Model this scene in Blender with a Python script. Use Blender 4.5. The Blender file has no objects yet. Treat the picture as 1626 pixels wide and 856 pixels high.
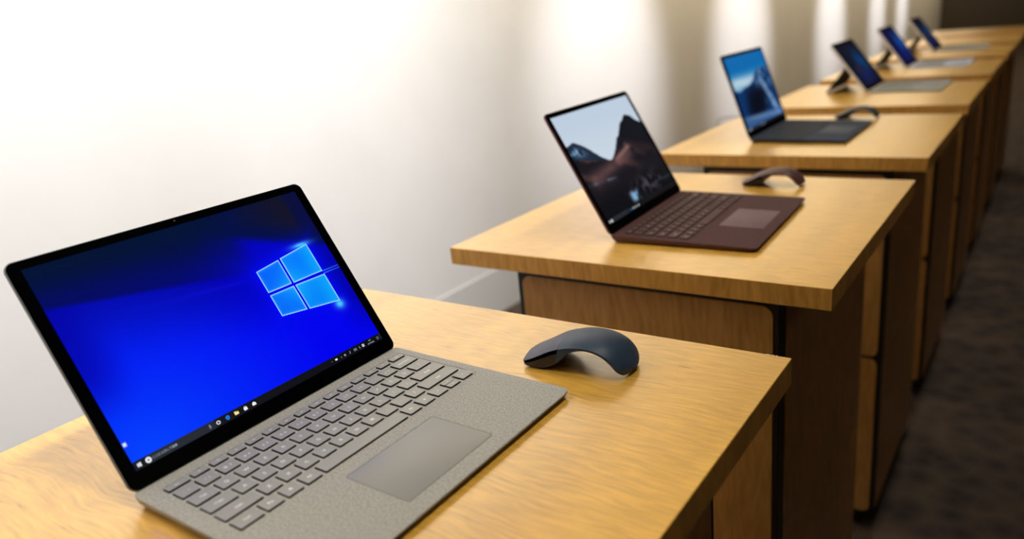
import bpy, math, random
import numpy as np
from mathutils import Vector, Matrix
random.seed(4)
sc = bpy.context.scene
COL = sc.collection
Z0 = 0.95                      # height of the table tops above the floor

# ------------------------------------------------------------------ helpers
def s2l(c):
    return tuple((x / 255 / 12.92) if x / 255 <= .04045 else ((x / 255 + .055) / 1.055) ** 2.4 for x in c)

def new_mat(name):
    m = bpy.data.materials.new(name); m.use_nodes = True
    nt = m.node_tree; b = nt.nodes['Principled BSDF']
    return m, nt, b

def plain(name, rgb, rough=.5, metal=0., spec=.5, emit=None, coat=0.):
    m, nt, b = new_mat(name)
    b.inputs['Base Color'].default_value = (*s2l(rgb), 1)
    b.inputs['Roughness'].default_value = rough
    b.inputs['Metallic'].default_value = metal
    b.inputs['Specular IOR Level'].default_value = spec
    b.inputs['Coat Weight'].default_value = coat
    if emit:
        b.inputs['Emission Color'].default_value = (*s2l(emit), 1)
        b.inputs['Emission Strength'].default_value = 1
    return m

def node(nt, kind, **kw):
    n = nt.nodes.new(kind)
    for k, v in kw.items():
        if k in ('inputs',):
            for i, x in v.items(): n.inputs[i].default_value = x
        else: setattr(n, k, v)
    return n

def wood(name, tint, rough=.34, axis='top'):
    """figured honey veneer: fine grain along Y, rippled figure across it"""
    m, nt, b = new_mat(name); L = nt.links
    tc = node(nt, 'ShaderNodeTexCoord')
    info = node(nt, 'ShaderNodeObjectInfo')
    off = node(nt, 'ShaderNodeVectorMath', operation='ADD')
    mul = node(nt, 'ShaderNodeVectorMath', operation='SCALE'); mul.inputs['Scale'].default_value = 3.0
    L.new(info.outputs['Location'], mul.inputs[0])
    L.new(tc.outputs['Object'], off.inputs[0]); L.new(mul.outputs[0], off.inputs[1])
    src = off.outputs[0]
    # long soft strips of veneer
    mp = node(nt, 'ShaderNodeMapping'); mp.inputs['Scale'].default_value = (9, .9, 4) if axis == 'top' else (2.2, 2.2, .8)
    n1 = node(nt, 'ShaderNodeTexNoise', inputs={'Scale': 1.6, 'Detail': 3., 'Roughness': .5})
    L.new(src, mp.inputs[0]); L.new(mp.outputs[0], n1.inputs['Vector'])
    # ripple figure
    warp = node(nt, 'ShaderNodeTexNoise', inputs={'Scale': 9., 'Detail': 2.})
    L.new(src, warp.inputs['Vector'])
    wv = node(nt, 'ShaderNodeVectorMath', operation='SCALE'); wv.inputs['Scale'].default_value = .03
    L.new(warp.outputs['Color'], wv.inputs[0])
    ad = node(nt, 'ShaderNodeVectorMath', operation='ADD'); L.new(src, ad.inputs[0]); L.new(wv.outputs[0], ad.inputs[1])
    mp2 = node(nt, 'ShaderNodeMapping'); mp2.inputs['Scale'].default_value = (30, 310, 120) if axis == 'top' else (150, 60, 22)
    mp2.inputs['Rotation'].default_value = (0, 0, .12) if axis == 'top' else (0, .2, 0)
    n2 = node(nt, 'ShaderNodeTexNoise', inputs={'Scale': 1., 'Detail': 1.5, 'Roughness': .45})
    L.new(ad.outputs[0], mp2.inputs[0]); L.new(mp2.outputs[0], n2.inputs['Vector'])
    # fine fibres
    mp3 = node(nt, 'ShaderNodeMapping'); mp3.inputs['Scale'].default_value = (900, 60, 300) if axis == 'top' else (700, 700, 60)
    n3 = node(nt, 'ShaderNodeTexNoise', inputs={'Scale': 1., 'Detail': 2.})
    L.new(src, mp3.inputs[0]); L.new(mp3.outputs[0], n3.inputs['Vector'])
    def mad(a, k, c):
        x = node(nt, 'ShaderNodeMath', operation='MULTIPLY_ADD'); L.new(a, x.inputs[0])
        x.inputs[1].default_value = k
        if isinstance(c, float): x.inputs[2].default_value = c
        else: L.new(c, x.inputs[2])
        return x.outputs[0]
    v = mad(n1.outputs['Fac'], .48, -.06); v = mad(n2.outputs['Fac'], .60, v); v = mad(n3.outputs['Fac'], .10, v)
    cr = node(nt, 'ShaderNodeValToRGB')
    cr.color_ramp.elements[0].position = .30; cr.color_ramp.elements[1].position = .74
    cr.color_ramp.elements[0].color = (*s2l([tint[0] * .86, tint[1] * .82, tint[2] * .70]), 1)
    cr.color_ramp.elements[1].color = (*s2l([min(255, c * 1.09) for c in tint]), 1)
    L.new(v, cr.inputs[0]); L.new(cr.outputs[0], b.inputs['Base Color'])
    b.inputs['Roughness'].default_value = rough
    b.inputs['Coat Weight'].default_value = 1. if axis == 'top' else .1; b.inputs['Coat Roughness'].default_value = .28
    rr = mad(n2.outputs['Fac'], .10, rough - .05); L.new(rr, b.inputs['Roughness'])
    return m

def fabric(name, c1, c2, scale=1500., rough=.9, bump=.15, sheen=.25):
    m, nt, b = new_mat(name); L = nt.links
    tc = node(nt, 'ShaderNodeTexCoord')
    n = node(nt, 'ShaderNodeTexNoise', inputs={'Scale': scale, 'Detail': 2., 'Roughness': .7})
    n2 = node(nt, 'ShaderNodeTexNoise', inputs={'Scale': scale / 4.5, 'Detail': 3., 'Roughness': .6})
    L.new(tc.outputs['Object'], n.inputs['Vector']); L.new(tc.outputs['Object'], n2.inputs['Vector'])
    a = node(nt, 'ShaderNodeMath', operation='MULTIPLY_ADD'); a.inputs[1].default_value = .5
    h = node(nt, 'ShaderNodeMath', operation='MULTIPLY'); h.inputs[1].default_value = .5
    L.new(n2.outputs['Fac'], h.inputs[0]); L.new(n.outputs['Fac'], a.inputs[0]); L.new(h.outputs[0], a.inputs[2])
    cr = node(nt, 'ShaderNodeValToRGB')
    cr.color_ramp.elements[0].position = .38; cr.color_ramp.elements[1].position = .62
    cr.color_ramp.elements[0].color = (*s2l(c1), 1); cr.color_ramp.elements[1].color = (*s2l(c2), 1)
    L.new(a.outputs[0], cr.inputs[0]); L.new(cr.outputs[0], b.inputs['Base Color'])
    b.inputs['Roughness'].default_value = rough; b.inputs['Specular IOR Level'].default_value = .25
    b.inputs['Sheen Weight'].default_value = sheen; b.inputs['Sheen Roughness'].default_value = .45
    bp = node(nt, 'ShaderNodeBump'); bp.inputs['Strength'].default_value = bump; bp.inputs['Distance'].default_value = .0004
    L.new(n.outputs['Fac'], bp.inputs['Height']); L.new(bp.outputs[0], b.inputs['Normal'])
    return m

def mesh(name, V, F, mat, parent=None, smooth=False, loc=None, rot=None):
    me = bpy.data.meshes.new(name); me.from_pydata([tuple(v) for v in V], [], F)
    if mat: me.materials.append(mat)
    o = bpy.data.objects.new(name, me); COL.objects.link(o)
    if smooth:
        me.polygons.foreach_set('use_smooth', [True] * len(me.polygons))
        me.set_sharp_from_angle(angle=math.radians(38))
    if parent: o.parent = parent
    if loc: o.location = loc
    if rot: o.rotation_euler = rot
    return o

def rrect(x0, x1, y0, y1, r, n=5):
    r = max(1e-5, min(r, (x1 - x0) / 2 - 1e-6, (y1 - y0) / 2 - 1e-6)); P = []
    for cx, cy, a in ((x1 - r, y1 - r, 0), (x0 + r, y1 - r, 90), (x0 + r, y0 + r, 180), (x1 - r, y0 + r, 270)):
        for i in range(n + 1):
            t = math.radians(a + 90 * i / n); P.append((cx + r * math.cos(t), cy + r * math.sin(t)))
    return P

def loft(rings, cap=True):
    n = len(rings[0]); V = [p for r in rings for p in r]; F = []
    for k in range(len(rings) - 1):
        for i in range(n):
            j = (i + 1) % n; F.append((k * n + i, k * n + j, (k + 1) * n + j, (k + 1) * n + i))
    if cap: F.append(tuple(range(n - 1, -1, -1))); F.append(tuple((len(rings) - 1) * n + i for i in range(n)))
    return V, F

def slab(x0, x1, y0, y1, r, layers, zf=None, n=5):
    """layers from bottom to top: (inset, z)"""
    R = []
    for ins, z in layers:
        P = rrect(x0 + ins, x1 - ins, y0 + ins, y1 - ins, r - ins if r > ins else r * .3, n)
        R.append([(x, y, z if zf is None else zf(x, y, z)) for x, y in P])
    return loft(R)

def box(x0, x1, y0, y1, z0, z1, b=0.):
    if b <= 0: return slab(x0, x1, y0, y1, 1e-5, [(0, z0), (0, z1)], n=1)
    return slab(x0, x1, y0, y1, b, [(b, z0), (0, z0 + b), (0, z1 - b), (b, z1)], n=2)

def join(parts):
    V = []; F = []
    for v, f in parts:
        o = len(V); V += list(v); F += [tuple(i + o for i in q) for q in f]
    return V, F

def xf(vf, M):
    return [tuple(M @ Vector(v)) for v in vf[0]], vf[1]

def tube(pts, r, n=10):
    R = []; pts = [Vector(p) for p in pts]
    for i, p in enumerate(pts):
        t = (pts[min(i + 1, len(pts) - 1)] - pts[max(i - 1, 0)]).normalized()
        a = t.cross(Vector((0, 0, 1)));
        if a.length < .05: a = t.cross(Vector((0, 1, 0)))
        a.normalize(); b = t.cross(a)
        R.append([p + r * (math.cos(2 * math.pi * k / n) * a + math.sin(2 * math.pi * k / n) * b) for k in range(n)])
    return loft(R)

def empty(name, loc, rz=0.):
    o = bpy.data.objects.new(name, None); COL.objects.link(o)
    o.location = loc; o.rotation_euler = (0, 0, rz); o.empty_display_size = .05
    return o

def tag(o, label, cat, group=None, kind=None):
    if label: o['label'] = label
    if cat: o['category'] = cat
    if group: o['group'] = group
    if kind: o['kind'] = kind
    return o

def copy_tree(o, parent=None):
    c = o.copy(); COL.objects.link(c); c.parent = parent
    for ch in list(o.children): copy_tree(ch, c)
    return c

def text_mesh(s, size, depth=0.):
    """flat text as (verts, faces), centred on the origin, in the XY plane"""
    cu = bpy.data.curves.new('t', 'FONT'); cu.body = s; cu.size = size
    cu.align_x = 'CENTER'; cu.align_y = 'CENTER'; cu.resolution_u = 2; cu.extrude = depth; cu.offset = size * .02
    o = bpy.data.objects.new('t', cu); COL.objects.link(o)
    bpy.context.view_layer.update()
    me = bpy.data.meshes.new_from_object(o)
    V = [tuple(v.co) for v in me.vertices]; F = [tuple(p.vertices) for p in me.polygons]
    if V:
        cx = (min(v[0] for v in V) + max(v[0] for v in V)) / 2; cy = (min(v[1] for v in V) + max(v[1] for v in V)) / 2
        V = [(v[0] - cx, v[1] - cy, v[2]) for v in V]
    bpy.data.objects.remove(o); bpy.data.curves.remove(cu); bpy.data.meshes.remove(me)
    return V, F

# ------------------------------------------------------------------ materials
M_top = wood('honey_veneer', (222, 172, 72), .30, 'top')
M_edge = wood('honey_veneer_edge', (212, 158, 74), .42, 'side')
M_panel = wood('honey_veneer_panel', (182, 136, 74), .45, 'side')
M_black = plain('black_metal', (14, 14, 15), .45)
M_bezel = plain('black_glass', (2, 2, 3), .2, spec=.03)
M_white = plain('white_speck', (235, 232, 225), .6)
M_wall = None

# ------------------------------------------------------------------ keyboard data (mm: left, right) rows with (front-back) extents
def key_rows():
    R = []
    f = [('escape_key', 'Esc', 17, 36.4)] + [('function_key', 'F%d' % (i + 1), 40 + 18.22 * i, 54.5 + 18.22 * i) for i in range(12)] \
        + [('power_key', 'o', 258.8, 272.6), ('delete_key', 'Del', 277.1, 294.8)]
    R.append((16.0, 24.0, f))
    r = [('key', '` ~', 17.2, 32.8)]
    for i, c in enumerate(['! 1', '@ 2', '# 3', '$ 4', '% 5', '^ 6', '& 7', '* 8', '( 9', ') 0', '- _', '= +']):
        r.append(('key', c, 36.6 + 19.22 * i, 51.9 + 19.22 * i))
    r.append(('backspace_key', 'Backspace', 267.4, 294.8)); R.append((28.4, 42.8, r))
    r = [('tab_key', 'Tab', 17.0, 37.9)]
    for i, c in enumerate(['Q', 'W', 'E', 'R', 'T', 'Y', 'U', 'I', 'O', 'P', '[', ']']):
        r.append(('key', c, 41.3 + 19.25 * i, 56.6 + 19.25 * i))
    r.append(('key', '\\', 272.4, 294.2)); R.append((47.0, 61.5, r))
    r = [('caps_key', 'Caps', 16.6, 41.1)]
    for i, c in enumerate(['A', 'S', 'D', 'F', 'G', 'H', 'J', 'K', 'L', ';', "'"]):
        r.append(('key', c, 45.0 + 19.2 * i, 60.2 + 19.2 * i))
    r.append(('enter_key', 'Enter', 256.6, 294.0)); R.append((65.5, 80.1, r))
    r = [('shift_key', 'Shift', 16.0, 50.3)]
    for i, c in enumerate(['Z', 'X', 'C', 'V', 'B', 'N', 'M', ',', '.', '/']):
        r.append(('key', c, 54.0 + 19.22 * i, 69.1 + 19.22 * i))
    r.append(('shift_key', 'Shift', 246.5, 293.4)); R.append((84.2, 98.9, r))
    r = [('control_key', 'Ctrl', 15.9, 36.7), ('key', 'Fn', 40.4, 55.6), ('key', '\u2756', 59.9, 74.8), ('key', 'Alt', 79.2, 93.9),
         ('space_bar', '', 98.1, 196.3), ('key', 'Alt', 200.6, 215.6), ('key', '\u2261', 220.1, 235.1),
         ('arrow_key', '\u2190', 239.4, 254.5), ('arrow_key', '\u2195', 258.6, 273.5), ('arrow_key', '\u2192', 278.0, 293.0)]
    R.append((103.0, 117.6, r))
    return R
ROWS = key_rows()
_leg = {}
def legend(s, small):
    k = (s, small)
    if k not in _leg:
        if s == '\u2756':      # four little panes
            q = []
            for a in (-1, 1):
                for b in (-1, 1):
                    q.append(([(a * .0001, b * .0001, 0), (a * .0014, b * .0001, 0), (a * .0014, b * .0014, 0), (a * .0001, b * .0014, 0)], [(0, 1, 2, 3)]))
            _leg[k] = join(q)
        elif s == 'o':
            _leg[k] = join([([(-.0009, .0003, 0), (.0009, .0003, 0), (.0009, .0007, 0), (-.0009, .0007, 0)], [(0, 1, 2, 3)]),
                            ([(-.0002, -.0012, 0), (.0002, -.0012, 0), (.0002, .0012, 0), (-.0002, .0012, 0)], [(0, 1, 2, 3)])])
        else:
            _leg[k] = text_mesh(s.replace(' ', '  ') if not small else s, .0028 if small else (.0050 if len(s) < 3 else .0038))
    return _leg[k]

# ------------------------------------------------------------------ screen pictures (what the panels show, as per-vertex emission colours)
def lattice_noise(a, b, fx, fy, seed):
    rng = np.random.RandomState(seed); G = rng.rand(int(fy) + 3, int(fx) + 3)
    x = a * fx; y = b * fy; i = np.floor(x).astype(int); j = np.floor(y).astype(int)
    i = np.clip(i, 0, int(fx) + 1); j = np.clip(j, 0, int(fy) + 1)
    u = x - i; v = y - j; u = u * u * (3 - 2 * u); v = v * v * (3 - 2 * v)
    return (G[j, i] * (1 - u) + G[j, i + 1] * u) * (1 - v) + (G[j + 1, i] * (1 - u) + G[j + 1, i + 1] * u) * v
def fbm(a, b, f, seed, fy=None, oct=4):
    r = 0; w = .5; fy = fy or f
    for k in range(oct):
        r = r + w * lattice_noise(a, b, f * 2 ** k, fy * 2 ** k, seed + k); w *= .5
    return r / (1 - .5 ** oct)
def sstep(x, a, b):
    t = np.clip((x - a) / (b - a), 0, 1); return t * t * (3 - 2 * t)
def mixc(c, col, m):
    return c * (1 - m[..., None]) + np.array(col, float) * m[..., None]
def poly_sd(a, b, P, asp=1.5):
    """distance outside/inside of a convex polygon, in panel heights (inside negative)"""
    A = a * asp; n = len(P); ar = 0
    for i in range(n):
        x0, y0 = P[i]; x1, y1 = P[(i + 1) % n]; ar += x0 * y1 - x1 * y0
    sg = 1 if ar > 0 else -1; d = None
    for i in range(n):
        x0, y0 = P[i][0] * asp, P[i][1]; x1, y1 = P[(i + 1) % n][0] * asp, P[(i + 1) % n][1]
        L = math.hypot(x1 - x0, y1 - y0); e = sg * ((y1 - y0) * (A - x0) - (x1 - x0) * (b - y0)) / L
        d = e if d is None else np.maximum(d, e)
    return d

PANES = [[(.6690, .6285), (.7735, .6500), (.7735, .5015), (.6690, .5000)],
         [(.7838, .6540), (.9190, .6820), (.9205, .5030), (.7835, .5007)],
         [(.6690, .4835), (.7745, .4842), (.7745, .3365), (.6690, .3570)],
         [(.7838, .4845), (.9210, .4830), (.9213, .3070), (.7850, .3335)]]
def pic_windows(a, b):
    c = np.zeros(a.shape + (3,))
    # body of the glow
    c[...] = (0, 0, 238)
    up = sstep(b + .249 * (a - .17), .36, .75)
    c = mixc(c, (0, 0, 168), up)
    low = np.clip(1 - np.hypot((a - .05) * 1.3, (b - .02) * 1.1) / .95, 0, 1)
    c = mixc(c, (0, 72, 255), low ** 1.1 * .95)
    c = mixc(c, (0, 0, 150), sstep(a, .86, 1.02) * sstep(b, 0, .3) * .8)
    c = mixc(c, (0, 0, 165), sstep(.16 - a, 0, .16) * sstep(b, .2, .5) * .75)
    # upper beams
    l1 = .752 - .249 * (a - .17)
    m = sstep(b - l1, -.012, .02) * sstep(.72 - a, 0, .1)
    near = np.clip(1 - np.hypot((a - .74) * 1.2, b - .58) / .42, 0, 1)
    dark = np.zeros_like(c); dark[...] = (0, 12, 66)
    dark = mixc(dark, (0, 2, 138), (.45 + .55 * sstep(a, .05, .62)) * (1 - sstep(b - l1, -.02, .22)))
    dark = mixc(dark, (0, 10, 80), sstep(a, .1, .55) * .3)
    dark = mixc(dark, (0, 18, 46), sstep(b, .82, 1.0) * .8)
    c = c * (1 - m[..., None]) + dark * m[..., None]
    c = mixc(c, (0, 0, 210), near ** 1.2 * .8 * sstep(b, .2, .4))
    l2 = .8584 - .59 * (a - .6097)
    m2 = sstep(b - l2, -.02, .05) * sstep(a, .45, .72)
    c = mixc(c, (0, 14, 58), m2 * .92)
    c = mixc(c, (17, 18, 38), sstep(b - l2, .03, .16) * sstep(a, .6, .95))
    l3 = .700 - .12 * (a - .95)
    c = mixc(c, (0, 8, 70), sstep(b - l3, -.004, .012) * sstep(a, .92, .95) * .6)
    # faint secondary ray
    r = np.exp(-((b - (.615 - .16 * (a - .66) - .02)) / .012) ** 2) * sstep(.66 - a, 0, .1) * sstep(a, .1, .5)
    c = mixc(c, (20, 20, 240), r * .25)
    # glow around the panes
    d = None
    for P in PANES:
        e = poly_sd(a, b, P); d = e if d is None else np.minimum(d, e)
    g = np.exp(-np.clip(d, 0, 1) / .045)
    c = mixc(c, (0, 10, 255), g * .75)
    fl = np.exp(-np.hypot((a - .893) * 1.5 / .060, (b - .688) / .013) ** 1.6) * (d > 0)
    fl2 = np.exp(-np.hypot((a - .912) * 1.5 / .030, (b - .290) / .026) ** 1.6) * (d > 0)
    c = mixc(c, (70, 190, 255), np.clip(fl * 1.2, 0, 1)); c = mixc(c, (70, 200, 255), np.clip(fl2 * 1.2, 0, 1))
    # rays to the right
    for yy in (.5015, .4868):
        ln = np.exp(-((b - yy) / .0025) ** 2) * sstep(a, .918, .922)
        c = mixc(c, (60, 150, 255), ln * (.95 - .3 * sstep(a, .92, 1)))
    # panes
    cen = np.hypot((a - .778) * 1.5, b - .492)
    for P, base in zip(PANES, [(0, 82, 250), (0, 112, 252), (0, 92, 250), (0, 122, 248)]):
        e = -poly_sd(a, b, P)
        ins = sstep(e, -.0015, .0005)
        pc = np.zeros_like(c); pc[...] = base
        pc = mixc(pc, (20, 200, 255), np.exp(-cen / .10) * .75)
        if P is PANES[1] or P is PANES[3]: pc = mixc(pc, (10, 175, 250), sstep(a, .84, .92) * .7)
        pc = mixc(pc, (50, 170, 255), np.exp(-e / .010) * .75)
        pc = mixc(pc, (195, 245, 255), np.exp(-(e / .0042) ** 2) * .95)
        c = c * (1 - ins[..., None]) + pc * ins[..., None]
    # desktop icon at the left rim
    ic = poly_sd(a, b, [(.002, .115), (.012, .115), (.012, .132), (.002, .132)])
    c = mixc(c, (235, 240, 255), 1 - sstep(ic, -.004, .004))
    return c

def pic_mountain(a, b):
    c = np.zeros(a.shape + (3,)); c[...] = (200, 213, 226)
    c = mixc(c, (186, 202, 222), sstep(b, .5, 1.0) * .7)
    n = fbm(a, b, 10, 7, 8); n2 = fbm(a, b, 26, 17, 20)
    rx = [-.05, .0, .05, .089, .14, .203, .281, .365, .40, .422, .46, .497, .54, .575, .59, .622, .66, .70, .748, .765, .781, .81, .842, .87, .898, .943, 1.05]
    ry = [.70, .728, .742, .748, .712, .655, .562, .487, .480, .492, .520, .556, .600, .635, .650, .660, .70, .745, .778, .775, .790, .815, .830, .815, .803, .745, .66]
    ridge = np.interp(a, rx, ry) + (n2 - .5) * .018
    ground = 1 - sstep(b - ridge, -.004, .004)
    rock = np.zeros_like(c); rock[...] = (24, 22, 28)
    rock = mixc(rock, (92, 62, 60), sstep(n + .18 * np.sin((a * .5 + b) * 26 + n * 6), .42, .72) * sstep(b, .22, .5) * (1 - sstep(a, .62, .85) * .7) * .75)
    # brown valley side and pale crest
    rock = mixc(rock, (116, 82, 80), np.exp(-((b - (.43 + .16 * np.clip(a - .35, -1, 1)) ) / .06) ** 2) * sstep(a, .0, .12) * (1 - sstep(a, .60, .74)) * (.45 + .55 * n) * .9)
    rock = mixc(rock, (150, 112, 108), np.exp(-((b - (.47 + .30 * (a - .45))) / .022) ** 2) * sstep(a, .38, .52) * (1 - sstep(a, .66, .74)) * .75)
    # dark far peak at left with snow
    lp = sstep(b - (.60 - .33 * a), -.01, .02) * (1 - sstep(a, .33, .42))
    rock = mixc(rock, (30, 42, 60), lp)
    sn = np.exp(-(((a - .055) / .075) ** 2 + ((b - (.68 - .35 * a)) / .035) ** 2)) * sstep(n2, .36, .55)
    rock = mixc(rock, (120, 165, 198), np.clip(sn * 1.5, 0, 1))
    # right tower
    tw = sstep(a - .62 - (.70 - b) * .25, 0, .03) * sstep(b, .45, .62)
    rock = mixc(rock, (21, 22, 30), tw * .9)
    rock = mixc(rock, (52, 84, 124), np.exp(-((a - (.60 + (b - .66) * 1.0)) / .018) ** 2) * sstep(b, .5, .6) * .6)
    # water, streaks, boulders
    rock = mixc(rock, (12, 13, 17), sstep(.30 - b, 0, .16) * .8)
    st = np.exp(-((b - (.36 - .10 * a)) / .012) ** 2) * sstep(n, .38, .6) * (1 - sstep(a, .25, .40))
    rock = mixc(rock, (96, 112, 136), st * .8)
    st = np.exp(-((b - (.125 - .05 * (a - .8))) / .010) ** 2) * sstep(a, .6, .9)
    rock = mixc(rock, (60, 74, 92), st * .6)
    bl = sstep(n2, .50, .66) * np.exp(-(((a - .70) / .22) ** 2 + ((b - .15) / .08) ** 2))
    rock = mixc(rock, (88, 84, 92), bl * .8)
    w = np.exp(-(((a - .435) / .055) ** 4 + ((b - .105) / .050) ** 4)) * sstep(n2, .34, .48)
    w *= 1 - np.exp(-(((a - .45) / .02) ** 2 + ((b - .155) / .02) ** 2))
    rock = mixc(rock, (138, 182, 220), np.clip(w, 0, 1) * .95)
    c = c * (1 - ground[..., None]) + rock * ground[..., None]
    return c

def pic_snow_peak(a, b):
    c = np.zeros(a.shape + (3,)); c[...] = (8, 104, 172)
    n = fbm(a, b, 7, 31, 6); n2 = fbm(a, b, 18, 41, 14)
    c = mixc(c, (132, 178, 204), sstep(1 - b, .16, .42) * .85)
    c = mixc(c, (196, 214, 224), np.exp(-((b - .64 + (a - .2) * .02) / .07) ** 2) * (.55 + .5 * n) * (1 - sstep(a, .55, .9) * .7))
    ridge = np.interp(a, [0, .1, .26, .40, .50, .60, .66, .74, .80, .9, 1], [.55, .53, .555, .58, .62, .70, .74, .76, .765, .76, .77]) + (n2 - .5) * .03
    g = 1 - sstep(b - ridge, -.02, .02)
    rk = np.zeros_like(c); rk[...] = (12, 50, 100)
    rk = mixc(rk, (96, 136, 176), sstep(n2, .48, .66) * sstep(a, .4, .6) * .8)
    rk = mixc(rk, (8, 13, 28), np.exp(-(((a - .43 + (b - .3) * -.35) / .27) ** 4 + ((b - .31) / .24) ** 4)))
    rk = mixc(rk, (150, 180, 212), np.exp(-((a - (.80 - (b - .35) * .35)) / .045) ** 2) * sstep(.72 - b, 0, .1) * .75)
    rk = mixc(rk, (60, 98, 150), sstep(.16 - b, -.03, .05) * .85)
    rk = mixc(rk, (128, 158, 196), np.exp(-((b - (.17 - .10 * a)) / .03) ** 2) * (.4 + .6 * n) * .8)
    c = c * (1 - g[..., None]) + rk * g[..., None]
    return c

def pic_dark_mix(a, b):
    c = np.zeros(a.shape + (3,)); c[...] = (14, 18, 34); n = fbm(a, b, 6, 61, 5)
    c = mixc(c, (10, 62, 118), np.exp(-(((a - .66) / .22) ** 2 + ((b - .56) / .25) ** 2)) * (.4 + n) * .9)
    c = mixc(c, (14, 30, 96), np.exp(-(((a - .45) / .3) ** 2 + ((b - .22) / .2) ** 2)) * .8)
    c = mixc(c, (64, 40, 50), np.exp(-(((a - .34) / .10) ** 2 + ((b - .40) / .08) ** 2)) * .7)
    c = mixc(c, (16, 80, 84), np.exp(-(((a - .80) / .10) ** 2 + ((b - .42) / .12) ** 2)) * .5)
    return c

def pic_blue_glow(a, b):
    c = np.zeros(a.shape + (3,)); c[...] = (14, 16, 58)
    c = mixc(c, (0, 92, 178), np.exp(-(((a - .72) / .20) ** 2 + ((b - .55) / .30) ** 2)) * .95)
    c = mixc(c, (10, 22, 96), np.exp(-(((a - .4) / .4) ** 2 + ((b - .3) / .3) ** 2)) * .6)
    return c

def screen_mat(name):
    m, nt, b = new_mat(name)
    at = node(nt, 'ShaderNodeAttribute'); at.attribute_name = 'picture'
    nt.links.new(at.outputs['Color'], b.inputs['Emission Color'])
    b.inputs['Emission Strength'].default_value = 1.0
    b.inputs['Base Color'].default_value = (.002, .002, .003, 1)
    b.inputs['Roughness'].default_value = .2; b.inputs['Specular IOR Level'].default_value = .03
    return m
M_screen = screen_mat('lit_panel')

def display(name, W, H, nx, ny, pic, parent, M):
    """grid in its own XY plane (x right, y up); M places it"""
    gx = np.linspace(0, 1, nx + 1); gy = np.linspace(0, 1, ny + 1)
    A, B = np.meshgrid(gx, gy)
    V = np.zeros(((nx + 1) * (ny + 1), 3)); V[:, 0] = A.ravel() * W; V[:, 1] = B.ravel() * H
    me = bpy.data.meshes.new(name)
    i, j = np.meshgrid(np.arange(nx), np.arange(ny)); q = (j * (nx + 1) + i).ravel()
    F = np.stack([q, q + 1, q + nx + 2, q + nx + 1], 1)
    me.vertices.add(len(V)); me.vertices.foreach_set('co', V.ravel())
    me.loops.add(F.size); me.loops.foreach_set('vertex_index', F.ravel().astype(np.int32))
    me.polygons.add(len(F)); me.polygons.foreach_set('loop_start', np.arange(0, F.size, 4, dtype=np.int32))
    me.update(calc_edges=True)
    c = np.clip(pic(A, B), 0, 255) / 255
    lin = np.where(c <= .04045, c / 12.92, ((c + .055) / 1.055) ** 2.4).reshape(-1, 3)
    at = me.color_attributes.new('picture', 'FLOAT_COLOR', 'POINT')
    at.data.foreach_set('color', np.concatenate([lin, np.ones((len(lin), 1))], 1).astype(np.float32).ravel())
    me.materials.append(M_screen)
    o = bpy.data.objects.new(name, me); COL.objects.link(o); o.parent = parent; o.matrix_local = M
    return o

def emis(name, rgb): return plain(name, (2, 2, 3), .3, emit=rgb)
E_white = emis('icon_white', (238, 242, 246)); E_grey = emis('icon_grey', (150, 160, 170)); E_dim = emis('text_dim', (96, 108, 122))
E_bar = emis('taskbar_dark', (5, 8, 16)); E_box = emis('search_box', (30, 36, 46)); E_blue = emis('icon_blue', (20, 130, 235)); E_yel = emis('icon_yellow', (250, 226, 150))
E_note = emis('note_grey', (120, 128, 150))

def quad(x0, y0, x1, y1, z=0.): return [(x0, y0, z), (x1, y0, z), (x1, y1, z), (x0, y1, z)], [(0, 1, 2, 3)]
def ringp(cx, cy, r0, r1, n=20, a0=0, a1=360, sy=1.):
    V = []; F = []; m = n if a1 - a0 >= 360 else n + 1
    for i in range(m):
        t = math.radians(a0 + (a1 - a0) * i / n); V += [(cx + r0 * math.cos(t), cy + r0 * math.sin(t) * sy, 0), (cx + r1 * math.cos(t), cy + r1 * math.sin(t) * sy, 0)]
    for i in range(n):
        j = (i + 1) % m; F.append((2 * i, 2 * i + 1, 2 * j + 1, 2 * j))
    return V, F
def at(vf, x, y, s=1.): return [(v[0] * s + x, v[1] * s + y, v[2]) for v in vf[0]], vf[1]

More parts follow.
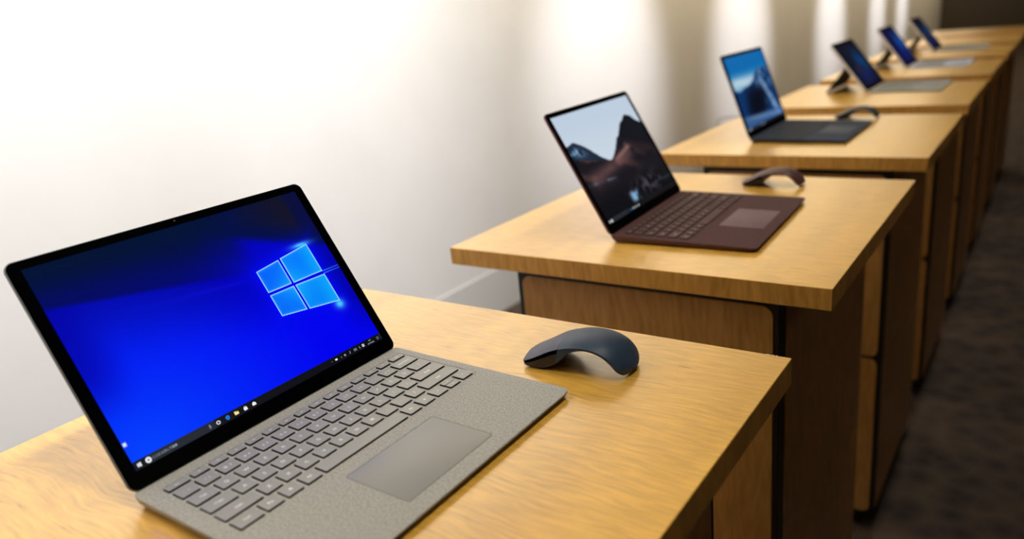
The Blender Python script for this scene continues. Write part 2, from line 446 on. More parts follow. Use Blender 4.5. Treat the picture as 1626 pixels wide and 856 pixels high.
def taskbar(parent, full=True):
    """sub-parts of the display, in panel coordinates (metres)"""
    W, H = .2852, .1901; hb = .0076; yc = .0036; lift = .00012
    def put(name, vf, m, z=0.): return mesh(name, vf[0], vf[1], m, parent, loc=(0, 0, lift + z))
    put('taskbar', quad(0, 0, W, hb), E_bar)
    bx = quad(.0480 * W, .0002, .2660 * W, hb - .0001); put('search_box', bx, E_box, .00006)
    z = .00012
    # start mark: four little panes
    cx = .0141 * W; q = []
    for a, b, w in ((-1, 1, .0015), (1, 1, .0019), (-1, -1, .0015), (1, -1, .0019)):
        q.append(([(cx + a * .00012, yc + b * .00012, 0), (cx + a * w, yc + b * .00012, 0), (cx + a * w, yc + b * (.0014 if a < 0 else .0017), 0), (cx + a * .00012, yc + b * .0015, 0)], [(0, 1, 2, 3)]))
    put('start_icon', join(q), E_white, z)
    put('search_ring', ringp(.0427 * W, yc, .0009, .0025, 24), E_white, z)
    if not full:
        for x, m in ((.30, E_blue), (.335, E_white), (.372, E_white), (.41, E_white)):
            put('app_icon', quad(x * W - .0014, yc - .0013, x * W + .0014, yc + .0013), m, z)
        return
    t = text_mesh('\u3053\u3053\u306b\u5165\u529b\u3057\u3066\u691c\u7d22', .0029)
    xs = [v[0] for v in t[0]] or [0]
    k = .0225 / max(1e-4, max(xs) - min(xs))
    put('search_text', at(t, .0955 * W, yc + .0002, min(k, 1.3)), E_grey, z)
    x = .2468 * W      # microphone
    put('microphone_icon', join([quad(x - .0005, yc - .0002, x + .0005, yc + .0019), ringp(x, yc + .0001, .0009, .0012, 10, 180, 360), quad(x - .00012, yc - .0019, x + .00012, yc - .001)]), E_grey, z)
    put('app_icon', ringp(.2761 * W, yc, .0012, .0020, 20, sy=.85), E_white, z)
    x = .3103 * W
    put('app_icon', join([ringp(x, yc, .0009, .0020, 20, 10, 330), quad(x - .0012, yc - .0002, x + .0019, yc + .0004)]), E_blue, z)
    x = .3432 * W
    put('app_icon', join([quad(x - .0021, yc - .0015, x + .0021, yc + .0011), quad(x - .0021, yc + .0011, x - .0002, yc + .0017)]), E_yel, z)
    x = .3768 * W
    put('app_icon', join([quad(x - .0018, yc - .0018, x + .0018, yc + .0010), ringp(x, yc + .0010, .0006, .0010, 10, 0, 180)]), E_white, z)
    x = .4102 * W
    put('app_icon', ([(x - .002, yc - .0015, 0), (x + .002, yc - .0015, 0), (x + .002, yc + .0006, 0), (x, yc + .0019, 0), (x - .002, yc + .0006, 0), (x, yc - .0004, 0)], [(0, 1, 2, 5), (0, 5, 4), (2, 3, 4, 5)]), E_white, z)
    # tray
    def v(x): return x * W
    x = v(.7493); put('tray_icon', ([(x - .0009, yc - .0005, 0), (x, yc + .0006, 0), (x + .0009, yc - .0005, 0), (x, yc + .0001, 0)], [(0, 3, 1), (3, 2, 1)]), E_grey, z)
    x = v(.7706); put('tray_icon', quad(x - .0015, yc - .0008, x + .0013, yc + .0010), E_white, z)
    x = v(.7948); put('tray_icon', ([(x - .0008, yc - .0008, 0), (x + .0008, yc - .0008, 0), (x, yc + .0008, 0)], [(0, 1, 2)]), E_note, z)
    x = v(.8124); put('tray_icon', ringp(x, yc, .0002, .0012, 12), E_grey, z)
    x = v(.8377); put('tray_icon', ([(x - .0009, yc - .0014, 0), (x, yc - .0012, 0), (x + .0009, yc + .0013, 0), (x + .0001, yc + .0014, 0)], [(0, 1, 2, 3)]), E_grey, z)
    x = v(.8644); put('tray_icon', join([quad(x - .0019, yc - .0012, x + .0019, yc - .0008), quad(x - .0019, yc + .0008, x + .0019, yc + .0012), quad(x - .0019, yc - .0008, x - .0015, yc + .0008), quad(x + .0015, yc - .0008, x + .0019, yc + .0008), quad(x - .0008, yc - .0002, x + .0008, yc + .0002)]), E_grey, z)
    x = v(.8862); put('tray_icon', join([quad(x - .0002, yc - .0010, x + .0002, yc + .0013), quad(x - .0011, yc - .0012, x + .0011, yc - .0009), quad(x - .0007, yc + .0001, x + .0007, yc + .0004)]), E_grey, z)
    x = v(.905); put('tray_icon', join([quad(x - .0014, yc - .0014, x + .0014, yc - .0007), quad(x - .0014, yc + .0007, x + .0014, yc + .0014), quad(x - .0014, yc - .0007, x - .0006, yc + .0007), quad(x + .0006, yc - .0007, x + .0014, yc + .0007)]), E_white, z)
    put('clock_text', at(text_mesh('8:51', .0020), v(.9424), yc + .0017), E_grey, z)
    put('clock_text', at(text_mesh('2017/08/28', .0020), v(.9428), yc - .0014), E_grey, z)
    x = v(.9813); put('notification_icon', join([quad(x - .0014, yc - .0011, x + .0014, yc - .0008), quad(x - .0014, yc + .0009, x + .0014, yc + .0012), quad(x - .0014, yc - .0008, x - .0011, yc + .0009), quad(x + .0011, yc - .0008, x + .0014, yc + .0009), ([(x - .0002, yc - .0011, 0), (x + .0008, yc - .0011, 0), (x - .0002, yc - .0019, 0)], [(0, 2, 1)])]), E_grey, z)
    put('show_desktop_strip', quad(W - .0012, .0004, W - .0010, hb - .0004), E_dim, z)

# ------------------------------------------------------------------ laptop
LW, LD, LH = .3081, .2228, .2144
ZT, ZF = .0114, .0064
def laptop(label, loc, rz, beta, mats, pic, res, legends=True, full_bar=True):
    m_deck, m_key, m_leg, m_body, m_pad, m_lid = mats
    root = empty('laptop', loc, rz)
    tag(root, label, 'laptop', 'open laptops on the display tables')
    tilt = math.atan((ZT - ZF) / LD)
    Md = Matrix.Translation((0, 0, ZT)) @ Matrix.Rotation(tilt, 4, 'Y')
    def deckp(o): o.matrix_local = Md; return o
    # lower body: undercut sides, flat bottom close to the table
    zb = lambda x: -(ZT - .0011) + (ZT - ZF) * x / LD      # bottom plane in deck coordinates
    rings = []
    for ins, k in ((.008, 1.), (.005, .97), (.0022, .72), (.0008, .38), (0, .16), (0, .10)):
        rings.append([(x, y, zb(x) * k) for x, y in rrect(-.0035 + ins, LD - ins * .8, ins * .6, LW - ins * .6, .008, 6)])
    o = deckp(mesh('lower_body', *loft(rings), m_body, root, True))
    # deck plate with the well cut in as a slightly lower panel
    V, F = slab(-.0035, LD, 0, LW, .008, [(0, -.0012), (0, -.0004), (.0003, -.0001), (.0010, 0)], n=7)
    F = F[:-1]                                            # open top, replaced by a ring around the keyboard well
    n = len(V) // 4; top = list(range(3 * n, 4 * n)); K = len(V)
    well = rrect(.0132, .1208, .0140, .2978, .0022, 7); V += [(x, y, 0) for x, y in well]
    V += [(x, y, -.0005) for x, y in rrect(.0135, .1205, .0143, .2975, .002, 7)]
    for i in range(n):
        j = (i + 1) % n; F.append((top[i], top[j], K + j, K + i)); F.append((K + i, K + j, K + n + j, K + n + i))
    F.append(tuple(K + n + i for i in range(n)))
    deckp(mesh('keyboard_deck', V, F, m_deck, root, True))
    # trackpad in a thin dark groove
    pv = slab(.1368, .2045, .1008, .2076, .003, [(0, -.0004), (0, .00006), (.0001, .00012)])
    tp = deckp(mesh('trackpad', *pv, m_pad, root, True))
    g0 = rrect(.1363, .2050, .1003, .2081, .0034, 6); g1 = rrect(.1368, .2045, .1008, .2076, .003, 6); nn = len(g0)
    gv = [(x, y, .00004) for x, y in g0] + [(x, y, .00004) for x, y in g1]
    mesh('groove', gv, [(i, (i + 1) % nn, nn + (i + 1) % nn, nn + i) for i in range(nn)], M_black, tp)
    # keys
    T = Matrix(((0, -1, 0), (1, 0, 0), (0, 0, 1))).to_4x4()     # text right -> +y, text up -> -x
    for v0, v1, row in ROWS:
        for kn, cap, u0, u1 in row:
            x0, x1, y0, y1 = v0 / 1000, v1 / 1000, u0 / 1000, u1 / 1000
            if cap == '\u2195':      # two half-height arrow keys with a gap
                xm = (x0 + x1) / 2; halves = [(x0, xm - .0003, '\u25b4'), (xm + .0003, x1, '\u25be')]
            else: halves = [(x0, x1, cap)]
            for xa, xb, cp in halves:
                cx, cy = (xa + xb) / 2, (y0 + y1) / 2
                vf = slab(xa - cx, xb - cx, y0 - cy, y1 - cy, .0009, [(0, -.0016), (0, .00095), (.00015, .0011)], n=3)
                k = mesh(kn, *vf, m_key, root, False); k.data.materials.append(M_black)
                for p in k.data.polygons:
                    if abs(p.normal.z) < .3: p.material_index = 1  # sides coloured black for the dark line of shade around the cap
                k.matrix_local = Md @ Matrix.Translation((cx, cy, 0))
                # black sheet under each cap, drawn for the shade in the gap
                sk = slab(xa - cx - .0006, xb - cx + .0006, y0 - cy - .0006, y1 - cy + .0006, .0012, [(0, -.00052), (0, -.00040)], n=3)
                if legends: mesh('key_gap_shade', *sk, M_black, k)
                if legends and cp:
                    if cp in '\u25b4\u25be\u2190\u2192':
                        d = {'\u25b4': 0, '\u25be': 180, '\u2190': 90, '\u2192': -90}[cp]
                        lg = ([(-.0009, -.0006, 0), (.0009, -.0006, 0), (0, .0008, 0)], [(0, 1, 2)])
                        lg = xf(lg, Matrix.Rotation(math.radians(d), 4, 'Z'))
                    else:
                        lg = legend(cp, v0 < 20)
                    if lg[0]:
                        l = mesh('legend', *xf(lg, T), m_leg, k, loc=(0, 0, .00114))
    # lid
    Ml = Matrix.Translation((0, 0, ZT)) @ Matrix.Rotation(-beta, 4, 'Y') @ Matrix(((0, 0, 1, 0), (1, 0, 0, 0), (0, 1, 0, 0), (0, 0, 0, 1)))
    # lid coords: x along hinge, y up the lid, z towards the viewer
    lid = mesh('lid', *slab(0, LW, .0006, LH, .008, [(.0022, -.0044), (.0006, -.0036), (0, -.0026), (0, -.0004), (.0003, 0)], n=7), m_lid, root, True); lid.matrix_local = Ml
    bz = mesh('bezel', *slab(.0007, LW - .0007, .0010, LH - .0007, .0075, [(0, -.0002), (0, .00015), (.0002, .0003)], n=7), M_bezel, root, False); bz.matrix_local = Ml
    ds = display('display', .2852, .1901, res[0], res[1], pic, root, Ml @ Matrix.Translation((.01145, .0154, .00036)))
    taskbar(ds, full_bar)
    wx = .01145 + .4964 * .2852; wy = .0154 + 1.0206 * .1901 + .0012
    wc = mesh('webcam', *at(ringp(0, 0, 0, .0011, 16), wx, wy), plain('lens', (60, 62, 66), .2), root); wc.matrix_local = Ml @ Matrix.Translation((0, 0, .0004))
    for dx in (-.0445, .0455):
        s = mesh('sensor', *at(ringp(0, 0, 0, .0007, 12), wx + dx, wy), plain('sensor_lens', (24, 24, 28), .2), root); s.matrix_local = Ml @ Matrix.Translation((0, 0, .0004))
    # hinge barrel
    hg = tube([(0, .03, 0), (0, .15, 0), (0, LW - .03, 0)], .0030, 12)
    mesh('hinge', *hg, M_black, root, True, loc=(-.0052, 0, ZT - .0040))
    # ports in the left side, feet
    for x0, x1 in ((.022, .036), (.041, .049), (.056, .0595)):
        mesh('port', *box(x0, x1, .0028, .0060, ZT - .0058, ZT - .0030), M_black, root)
    for x, y in ((.018, .03), (.018, LW - .03), (.19, .03), (.19, LW - .03)):
        vf = slab(-.004, .004, -.012, .012, .004, [(.0005, -.0019), (0, -.0014), (0, 0)], n=4)
        mesh('rubber_foot', *vf, M_black, root, True, loc=(x, y, .0019))
    return root

# ------------------------------------------------------------------ arched mouse
def mouse(label, loc, rz, c_front, c_tail, s=1.):
    root = empty('arc_mouse', loc, rz); tag(root, label, 'mouse', 'arched wireless mice beside the laptops')
    # outer profile (along x, z) and inner profile, near-edge measured
    out = [(.0, .0055), (.004, .0078), (.012, .0115), (.022, .0170), (.033, .0228), (.044, .0265), (.055, .0290), (.066, .0298), (.077, .0290), (.087, .0262), (.096, .0208), (.103, .0128), (.1085, .0045)]
    inn = [(.001, .0040), (.005, .0015), (.012, .0008), (.021, .0008), (.030, .0026), (.040, .0080), (.052, .0190), (.0640, .0236), (.0745, .0236), (.0840, .0208), (.0915, .0158), (.0985, .0085), (.1045, .0006)]
    def dense(P, k=4):
        R = []
        for i in range(len(P) - 1):
            p0 = P[max(i - 1, 0)]; p1 = P[i]; p2 = P[i + 1]; p3 = P[min(i + 2, len(P) - 1)]
            for t in [j / k for j in range(k)]:
                R.append(tuple(.5 * (2 * p1[d] + (p2[d] - p0[d]) * t + (2 * p0[d] - 5 * p1[d] + 4 * p2[d] - p3[d]) * t * t + (-p0[d] + 3 * p1[d] - 3 * p2[d] + p3[d]) * t ** 3) for d in (0, 1)))
        R.append(P[-1]); return R
    O = dense(out); I = dense(inn); n = len(O); hw = .0275
    def halfw(i):
        t = i / (n - 1); w = 1.
        if t < .14: w = math.sqrt(max(0, 1 - ((.14 - t) / .14) ** 2)) * .34 + .66
        if t > .90: w = math.sqrt(max(0, 1 - ((t - .90) / .10) ** 2 * .80))
        return hw * w
    NS = 12
    def surf(i0, i1, bot=True, lo=0., hi=1.):
        """cross sections i0..i1; lo..hi = share of the thickness, measured from the inner profile"""
        rings = []
        for i in range(i0, i1 + 1):
            o = O[i]; q = I[i]; w = halfw(i); R = []
            a = (q[0] + (o[0] - q[0]) * lo, q[1] + (o[1] - q[1]) * lo); b = (q[0] + (o[0] - q[0]) * hi, q[1] + (o[1] - q[1]) * hi)
            top = []; und = []
            for k in range(NS + 1):
                u = -1 + 2 * k / NS
                e = abs(u) ** 5
                cr = .0030 * (1 - u * u) * (1 if hi == 1. else 0)
                nx, nz = (O[min(i + 1, n - 1)][0] - O[max(i - 1, 0)][0]), (O[min(i + 1, n - 1)][1] - O[max(i - 1, 0)][1]); L = math.hypot(nx, nz); nx, nz = -nz / L, nx / L
                th = math.hypot(b[0] - a[0], b[1] - a[1])
                drop = e * min(.0022, th * .45)
                top.append((b[0] + nx * (cr - drop), u * w, b[1] + nz * (cr - drop)))
                und.append((a[0] + nx * drop * .6, u * w * (.985 if lo == 0. else 1), a[1] + nz * drop * .6))
            rings.append(top + und[::-1])
        return loft(rings)
    cut = int(n * .40)
    off = [(-.0, 0)]
    m1 = mesh('front_shell', *surf(0, cut, lo=.80), c_front, root, True)
    m2 = mesh('bottom_case', *surf(0, cut, hi=.78), M_mouse_under, root, True)
    m3 = mesh('curved_tail', *surf(cut, n - 1), c_tail, root, True)
    # small round mark near the foot of the tail
    i = int(n * .93); o = O[i]
    return root

# ------------------------------------------------------------------ tablets with kickstand and keyboard cover
TW, TH = .292, .201
def tablet(label, loc, rz, beta, pic, m_cover):
    root = empty('tablet', loc, rz); tag(root, label, 'tablet', 'tablets propped on kickstands')
    Ml = Matrix.Translation((0, 0, .0060)) @ Matrix.Rotation(-beta, 4, 'Y') @ Matrix(((0, 0, 1, 0), (1, 0, 0, 0), (0, 1, 0, 0), (0, 0, 0, 1)))
    b = mesh('tablet_body', *slab(0, TW, 0, TH, .006, [(.0016, -.0085), (0, -.0075), (0, -.0012), (.0008, 0)], n=5), M_silver, root, True); b.matrix_local = Ml
    z = mesh('bezel', *slab(.0006, TW - .0006, .0006, TH - .0006, .0055, [(0, -.0002), (0, .0002)], n=5), M_bezel, root); z.matrix_local = Ml
    display('display', .260, .1735, 60, 40, pic, root, Ml @ Matrix.Translation((.016, .0137, .0003)))
    # kickstand: plate hinged halfway up the back, foot on the table behind
    hy = .108; sb, cb = math.sin(beta), math.cos(beta)
    hx, hz = -sb * hy - cb * .009, .0060 + cb * hy - sb * .009
    lk = .104; dz = hz - .0024; dx = math.sqrt(max(1e-6, lk * lk - dz * dz)); fx = hx - dx
    d = Vector((fx - hx, 0, .0024 - hz)).normalized(); nn = Vector((-d.z, 0, d.x)) * .0010
    P = [Vector((hx, 0, hz)), Vector((fx, 0, .0024))]
    V = []
    for y in (.004, TW - .004):
        for p in P: V += [p + nn + Vector((0, y, 0)), p - nn + Vector((0, y, 0))]
    F = [(0, 1, 3, 2), (4, 6, 7, 5), (0, 4, 5, 1), (2, 3, 7, 6), (0, 2, 6, 4), (1, 5, 7, 3)]
    mesh('kickstand', V, F, M_stand, root)
    # keyboard cover
    cv = mesh('keyboard_cover', *slab(.004, .222, -.001, .294, .006, [(.0008, .0004), (0, .0012), (0, .0042), (.0008, .0050)], n=5), m_cover, root, True)
    mesh('trackpad', *slab(.147, .205, .096, .196, .003, [(0, .0048), (0, .0052)]), M_pad3, cv)
    sx = 1.0
    for v0, v1, row in ROWS:
        for kn, cap, u0, u1 in row:
            y0 = u0 / 1000 * .935 + .002; y1 = u1 / 1000 * .935 + .002; x0 = v0 / 1000 + .012; x1 = v1 / 1000 + .012
            mesh(kn, *slab(x0, x1, y0, y1, .001, [(0, .0045), (0, .0060)], n=1), M_ckey, cv)
    return root

# ------------------------------------------------------------------ display table
DW, DL, TT = .595, .608, .0285
def table(label, x0, y0):
    root = empty('display_table', (x0, y0, 0)); tag(root, label, 'table', 'display tables in a row along the wall')
    b = .0006
    # top: top face and edges as one veneered slab
    V, F = slab(0, DW, 0, DL, b, [(b, Z0 - TT), (0, Z0 - TT + b), (0, Z0 - b), (b, Z0)], n=2)
    o = mesh('tabletop', V, F, M_top, root); o.data.materials.append(M_edge)
    for p in o.data.polygons:
        if abs(p.normal.z) < .5: p.material_index = 1
    cx0, cx1, cy0, cy1, zt_, zb_ = .105, DW - .072, .036, DL - .027, Z0 - TT, .052
    mesh('cabinet_frame', *box(cx0, cx1, cy0, cy1, zb_, zt_, .0015), M_black, root)
    mesh('plinth', *box(cx0 + .03, cx1 - .03, cy0 + .03, cy1 - .03, 0, zb_), M_black, root)
    mid = Z0 - .475
    Tn = Matrix(((1, 0, 0, 0), (0, 0, 1, 0), (0, 1, 0, 0), (0, 0, 0, 1)))      # (x, z, depth) -> (x, depth, z)
    def side(z0, z1, y, sgn):
        vf = slab(cx0 + .009, cx1 - .008, z0, z1, .016, [(0, 0), (0, .0012), (.0006, .0018)], n=6)
        V = [(v[0], y + sgn * v[2], v[1]) for v in vf[0]]; F = [f[::-1] for f in vf[1]] if sgn > 0 else vf[1]
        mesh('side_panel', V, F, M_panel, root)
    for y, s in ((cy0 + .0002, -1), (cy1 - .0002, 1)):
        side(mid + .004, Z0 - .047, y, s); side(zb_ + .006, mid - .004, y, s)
    def door(z0, z1):
        vf = slab(cy0 + .026, cy1 - .012, z0, z1, .004, [(0, 0), (0, .0012), (.0006, .0018)], n=3)
        V = [(cx1 - .0002 + v[2], v[0], v[1]) for v in vf[0]]
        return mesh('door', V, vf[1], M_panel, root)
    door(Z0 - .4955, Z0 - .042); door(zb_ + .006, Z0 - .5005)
    return root

# ================================================================== SETTING
def struct(name, vf, m):
    o = mesh(name, *vf, m); o['kind'] = 'structure'; return o
def wall_mat(name, rgb, sc_=3.):
    m, nt, b = new_mat(name); L = nt.links
    tc = node(nt, 'ShaderNodeTexCoord'); n = node(nt, 'ShaderNodeTexNoise', inputs={'Scale': sc_, 'Detail': 4.})
    L.new(tc.outputs['Object'], n.inputs['Vector'])
    cr = node(nt, 'ShaderNodeValToRGB'); cr.color_ramp.elements[0].position = .3; cr.color_ramp.elements[1].position = .7
    cr.color_ramp.elements[0].color = (*s2l([c * .975 for c in rgb]), 1); cr.color_ramp.elements[1].color = (*s2l(rgb), 1)
    L.new(n.outputs['Fac'], cr.inputs[0]); L.new(cr.outputs[0], b.inputs['Base Color'])
    b.inputs['Roughness'].default_value = .8
    bp = node(nt, 'ShaderNodeBump'); bp.inputs['Strength'].default_value = .05
    n2 = node(nt, 'ShaderNodeTexNoise', inputs={'Scale': 300., 'Detail': 2.}); L.new(tc.outputs['Object'], n2.inputs['Vector'])
    L.new(n2.outputs['Fac'], bp.inputs['Height']); L.new(bp.outputs[0], b.inputs['Normal'])
    return m
M_wall = wall_mat('white_paint', (238, 236, 236))
M_dim = wall_mat('dark_paint', (70, 62, 54))
M_ceil = wall_mat('ceiling_paint', (120, 116, 110))
M_base = wall_mat('skirting_paint', (222, 222, 222))
def floor_mat():
    m, nt, b = new_mat('dark_carpet'); L = nt.links
    tc = node(nt, 'ShaderNodeTexCoord'); v = node(nt, 'ShaderNodeTexVoronoi', inputs={'Scale': 14.})
    n = node(nt, 'ShaderNodeTexNoise', inputs={'Scale': 160., 'Detail': 3.})
    L.new(tc.outputs['Object'], v.inputs['Vector']); L.new(tc.outputs['Object'], n.inputs['Vector'])
    mx = node(nt, 'ShaderNodeMath', operation='MULTIPLY'); L.new(v.outputs['Distance'], mx.inputs[0]); L.new(n.outputs['Fac'], mx.inputs[1])
    cr = node(nt, 'ShaderNodeValToRGB'); cr.color_ramp.elements[0].color = (*s2l((38, 30, 26)), 1); cr.color_ramp.elements[1].color = (*s2l((84, 68, 56)), 1)
    cr.color_ramp.elements[1].position = .5
    L.new(mx.outputs[0], cr.inputs[0]); L.new(cr.outputs[0], b.inputs['Base Color']); b.inputs['Roughness'].default_value = .95
    return m
XW = -1.5
RX, Y0, Y1, CZ = 4.2, -3.0, 17.0, 2.9
struct('floor', box(XW - .1, RX + .1, Y0 - .1, Y1 + .1, -.1, 0), floor_mat())
struct('ceiling', box(XW - .1, RX + .1, Y0 - .1, Y1 + .1, CZ, CZ + .1), M_ceil)
struct('wall_left', box(XW - .1, XW, Y0, Y1, 0, CZ), M_wall)
struct('wall_right', box(RX, RX + .1, Y0, Y1, 0, CZ), M_dim)
struct('wall_far', box(XW, RX, Y1, Y1 + .1, 0, CZ), M_dim)
struct('wall_near', box(XW, RX, Y0 - .1, Y0, 0, CZ), M_dim)
struct('baseboard_left', box(XW, XW + .004, Y0, Y1, 0, .215, .001), M_base)

# ================================================================== TABLES
TABS = [(-.2146, -.1420), (-.2248, .6709), (-.2320, 1.4868), (-.2360, 2.2665), (-.2390, 3.0620), (-.2400, 3.8600), (-.2400, 4.6560), (-.2400, 5.4520)]
TL = ['honey veneer display table under the grey laptop, nearest of the row',
      'honey veneer display table under the burgundy laptop and burgundy mouse',
      'honey veneer display table under the dark blue laptop and dark mouse',
      'honey veneer display table under the tablet with the grey keyboard cover',
      'honey veneer display table under the tablet with the glowing blue screen',
      'blurred honey veneer display table directly behind the one with the blue-screen tablet',
      'blurred bare display table second from the far end of the row',
      'blurred bare display table at the far end of the row']
t0 = table(TL[0], *TABS[0]); tabs = [t0]
for lab, (x, y) in list(zip(TL, TABS))[1:]:
    c = copy_tree(t0); c.location = (x, y, 0); c['label'] = lab; tabs.append(c)
# worn white flecks on the back corner of the nearest top
ch = []
for x, y, w in ((.572, .6068, .0042), (.577, .6066, .0030), (.5805, .6070, .0016)):
    ch.append(([(x - w / 2, y - .0007, Z0 + .0003), (x + w / 2, y - .0010, Z0 + .0003), (x + w * .4, y + .0006, Z0 + .0003), (x - w * .4, y + .0008, Z0 + .0003)], [(0, 1, 2, 3)]))
o = mesh('chipped_edge', *join(ch), M_white, t0); o['label'] = 'white chipped flecks on the edge'

# ================================================================== DEVICES
M_silver = plain('silver_metal', (226, 222, 224), .45, .15)
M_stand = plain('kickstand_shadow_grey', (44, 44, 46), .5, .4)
M_pad3 = plain('cover_pad', (120, 122, 118), .5)
M_ckey = plain('cover_key', (132, 134, 130), .6)
M_mouse_under = plain('mouse_black', (24, 24, 26), .45)

m1 = (fabric('grey_alcantara', (132, 130, 123), (194, 192, 183), 2200., sheen=.7), plain('grey_key', (156, 155, 150), .42, 0, .5), plain('grey_legend', (238, 238, 232), .6),
      plain('grey_body', (150, 147, 140), .4, .3), plain('grey_pad', (146, 145, 142), .42, 0, .5), plain('grey_lid', (120, 120, 120), .6, .2))
m2 = (fabric('burgundy_alcantara', (70, 42, 42), (84, 53, 52), 1100., bump=.08, sheen=.06), plain('burgundy_key', (84, 60, 60), .65, 0, .2), plain('burgundy_legend', (205, 176, 172), .6),
      plain('burgundy_body', (84, 50, 50), .4, .3), plain('burgundy_pad', (112, 88, 94), .6, 0, .25), plain('burgundy_lid', (104, 60, 64), .6, .1, .3))
m3 = (fabric('cobalt_alcantara', (38, 47, 64), (50, 60, 78), 1100., bump=.08, sheen=.06), plain('cobalt_key', (48, 54, 66), .65, 0, .2), plain('cobalt_legend', (120, 128, 140), .6),
      plain('cobalt_body', (36, 42, 56), .4, .3), plain('cobalt_pad', (66, 72, 84), .6, 0, .25), plain('cobalt_lid', (40, 50, 74), .6, .1, .3))
laptop('grey laptop with bright blue window-logo screen and speckled grey fabric deck, nearest', (0, 0, Z0 + .0003), .0053, .5644, m1, pic_windows, (620, 413))
laptop('burgundy laptop showing a rocky mountain wallpaper on the second table', (.0214, .7698, Z0 + .0003), .0459, .5045, m2, pic_mountain, (300, 200), full_bar=False)
laptop('dark blue laptop showing a blue snowy peak wallpaper on the third table', (-.0506, 1.6397, Z0 + .0003), -.0039, .35, m3, pic_snow_peak, (160, 106), legends=False, full_bar=False)

first = mouse('slate blue arched mouse beside the grey laptop', (.1385, .3690, Z0), .10, plain('mouse_slate', (58, 62, 84), .45, spec=.4), plain('mouse_teal', (44, 62, 84), .45, spec=.35))
first.scale = (1.055, 1.0, 1.06)
mb = plain('mouse_burgundy', (84, 52, 52), .45)
mouse('burgundy arched mouse behind the burgundy laptop', (.0850, 1.2020, Z0), .04, mb, mb)
mc = plain('mouse_cobalt', (56, 62, 74), .45)
mouse('dark grey-blue arched mouse behind the dark blue laptop', (.0600, 2.0360, Z0), .04, mc, mc)

t4 = tablet('tablet with dark colourful screen and grey keyboard cover on the fourth table', (.0291, 2.5974, Z0), -.0142, .6533, pic_dark_mix, plain('cover_grey', (140, 142, 138), .7))
t5 = tablet('tablet with glowing blue screen and pale keyboard cover on the fifth table', (.0234, 3.4006, Z0), -.0097, .6342, pic_blue_glow, plain('cover_pale', (170, 182, 205), .7))
t6 = copy_tree(t4); t6.location = (.02, 4.23, Z0); t6.rotation_euler = (0, 0, -.01)
t6['label'] = 'farthest blurred tablet, on the table behind the one with the blue-screen tablet'

# thin cable rising over the wall-side edge of the third table
pts = []
for i in range(26):
    t = i / 25
    pts.append((-.232 - .012 + .05 * t - .03 * math.sin(t * math.pi), 1.93 + .13 * t, Z0 + .002 + .009 * math.sin(t * math.pi) - (.10 * (1 - t * 5) if t < .2 else 0)))
cb = mesh('security_cable', *tube(pts, .0016, 8), plain('cable_grey', (150, 148, 145), .5), None, True)
tag(cb, 'thin grey cable curling over the wall-side edge of the third table', 'cable')

# ================================================================== LIGHT
def spot(name, loc, aim, watts, col, deg, blend, size):
    l = bpy.data.lights.new(name, 'SPOT'); l.energy = watts; l.color = col; l.spot_size = math.radians(deg); l.spot_blend = blend; l.shadow_soft_size = size
    o = bpy.data.objects.new(name, l); COL.objects.link(o); o.location = loc
    o.rotation_euler = (Vector(aim) - Vector(loc)).to_track_quat('-Z', 'Y').to_euler(); return o
WARM = (1, .95, .84)
for k in range(8):
    spot('table_spot', (.50, .07 + .8 * k, 2.86), (.17, -.27 + .8 * k, .95), 32.5, WARM, 50, .7, .035)
    spot('accent_spot', (.36, -.53 + .8 * k, 2.86), (.0, -.50 + .8 * k, .95), 13, WARM, 40, .8, .03)
COOL = (.97, .97, 1.0)
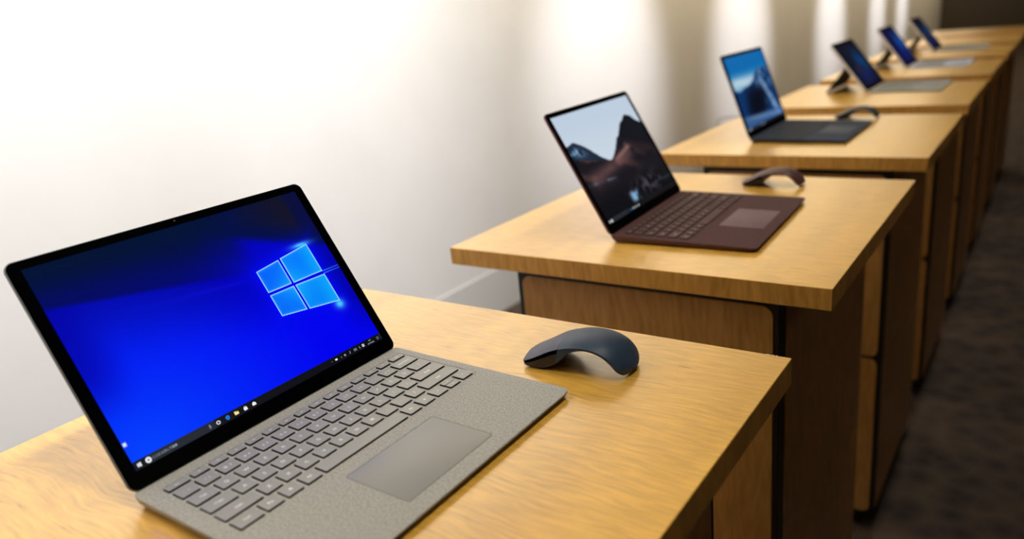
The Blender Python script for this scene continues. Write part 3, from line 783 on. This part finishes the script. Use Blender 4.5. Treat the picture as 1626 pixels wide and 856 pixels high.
# (y on the wall, watts, cone): ceiling washers aimed at the wall
for y, w, dg in ((-2.0, 150, 75), (-.9, 95, 75), (.2, 125, 75), (1.2, 215, 66), (2.1, 130, 50), (3.6, 390, 40), (5.85, 380, 37), (8.6, 420, 34), (11.0, 380, 28), (12.8, 380, 26)):
    spot('wall_washer', (.45, y, 2.86), (XW, y, 1.05), w, COOL, dg, 1., .10)
def strip(y0, y1, watts_m, col):  # added area light giving the wall a warm fill, no real fixture
    al = bpy.data.lights.new('wall_fill_strip', 'AREA'); al.shape = 'RECTANGLE'; al.size = .12; al.size_y = y1 - y0; al.energy = watts_m * (y1 - y0); al.color = col
    ao = bpy.data.objects.new('wall_fill_strip', al); COL.objects.link(ao); ao.location = (-.75, (y0 + y1) / 2, 2.86)
    ao.rotation_euler = (0, math.radians(62), 0)
for y in (.5, 5.5, 10.5):  # weak fill added on the room side to lift the dark doors
    l = bpy.data.lights.new('room_fill', 'AREA'); l.shape = 'RECTANGLE'; l.size = .6; l.size_y = 2.4; l.energy = 3; l.color = (1, .80, .58)
    o = bpy.data.objects.new('room_fill', l); COL.objects.link(o); o.location = (2.6, y, 2.84)
strip(-2.9, 3.2, 22, (1., .93, .77)); strip(3.2, 16.8, 17, (1., .80, .50))
w = bpy.data.worlds.new('World'); sc.world = w; w.use_nodes = True
w.node_tree.nodes['Background'].inputs[0].default_value = (.02, .017, .014, 1)
w.node_tree.nodes['Background'].inputs[1].default_value = .3

# ================================================================== CAMERA
f_px = 1207.35
cam = bpy.data.cameras.new('Camera'); co = bpy.data.objects.new('Camera', cam); COL.objects.link(co)
cam.sensor_fit = 'HORIZONTAL'; cam.sensor_width = 36; cam.lens = 36 * f_px / 1626; cam.clip_start = .02; cam.clip_end = 60
R = Matrix(((0.8164537793904175, 0.5693373842970664, -0.0962193793415764), (0.10079530919060606, -0.3046116664714614, -0.947128311420712), (-0.5685451009060527, 0.7635880273362422, -0.30608788402103165)))
Rb = Matrix((R[0], -R[1], -R[2])).transposed()       # columns: right, up, back
co.matrix_world = Matrix.Translation((.5719, -.2351, .3379 + Z0)) @ Rb.to_4x4()
cam.dof.use_dof = True; cam.dof.focus_distance = .78; cam.dof.aperture_fstop = 3.2; cam.dof.aperture_blades = 0
sc.camera = co
vs = sc.view_settings; vs.view_transform = 'Standard'; vs.look = 'None'; vs.gamma = 1; vs.use_curve_mapping = False; vs.exposure = 0
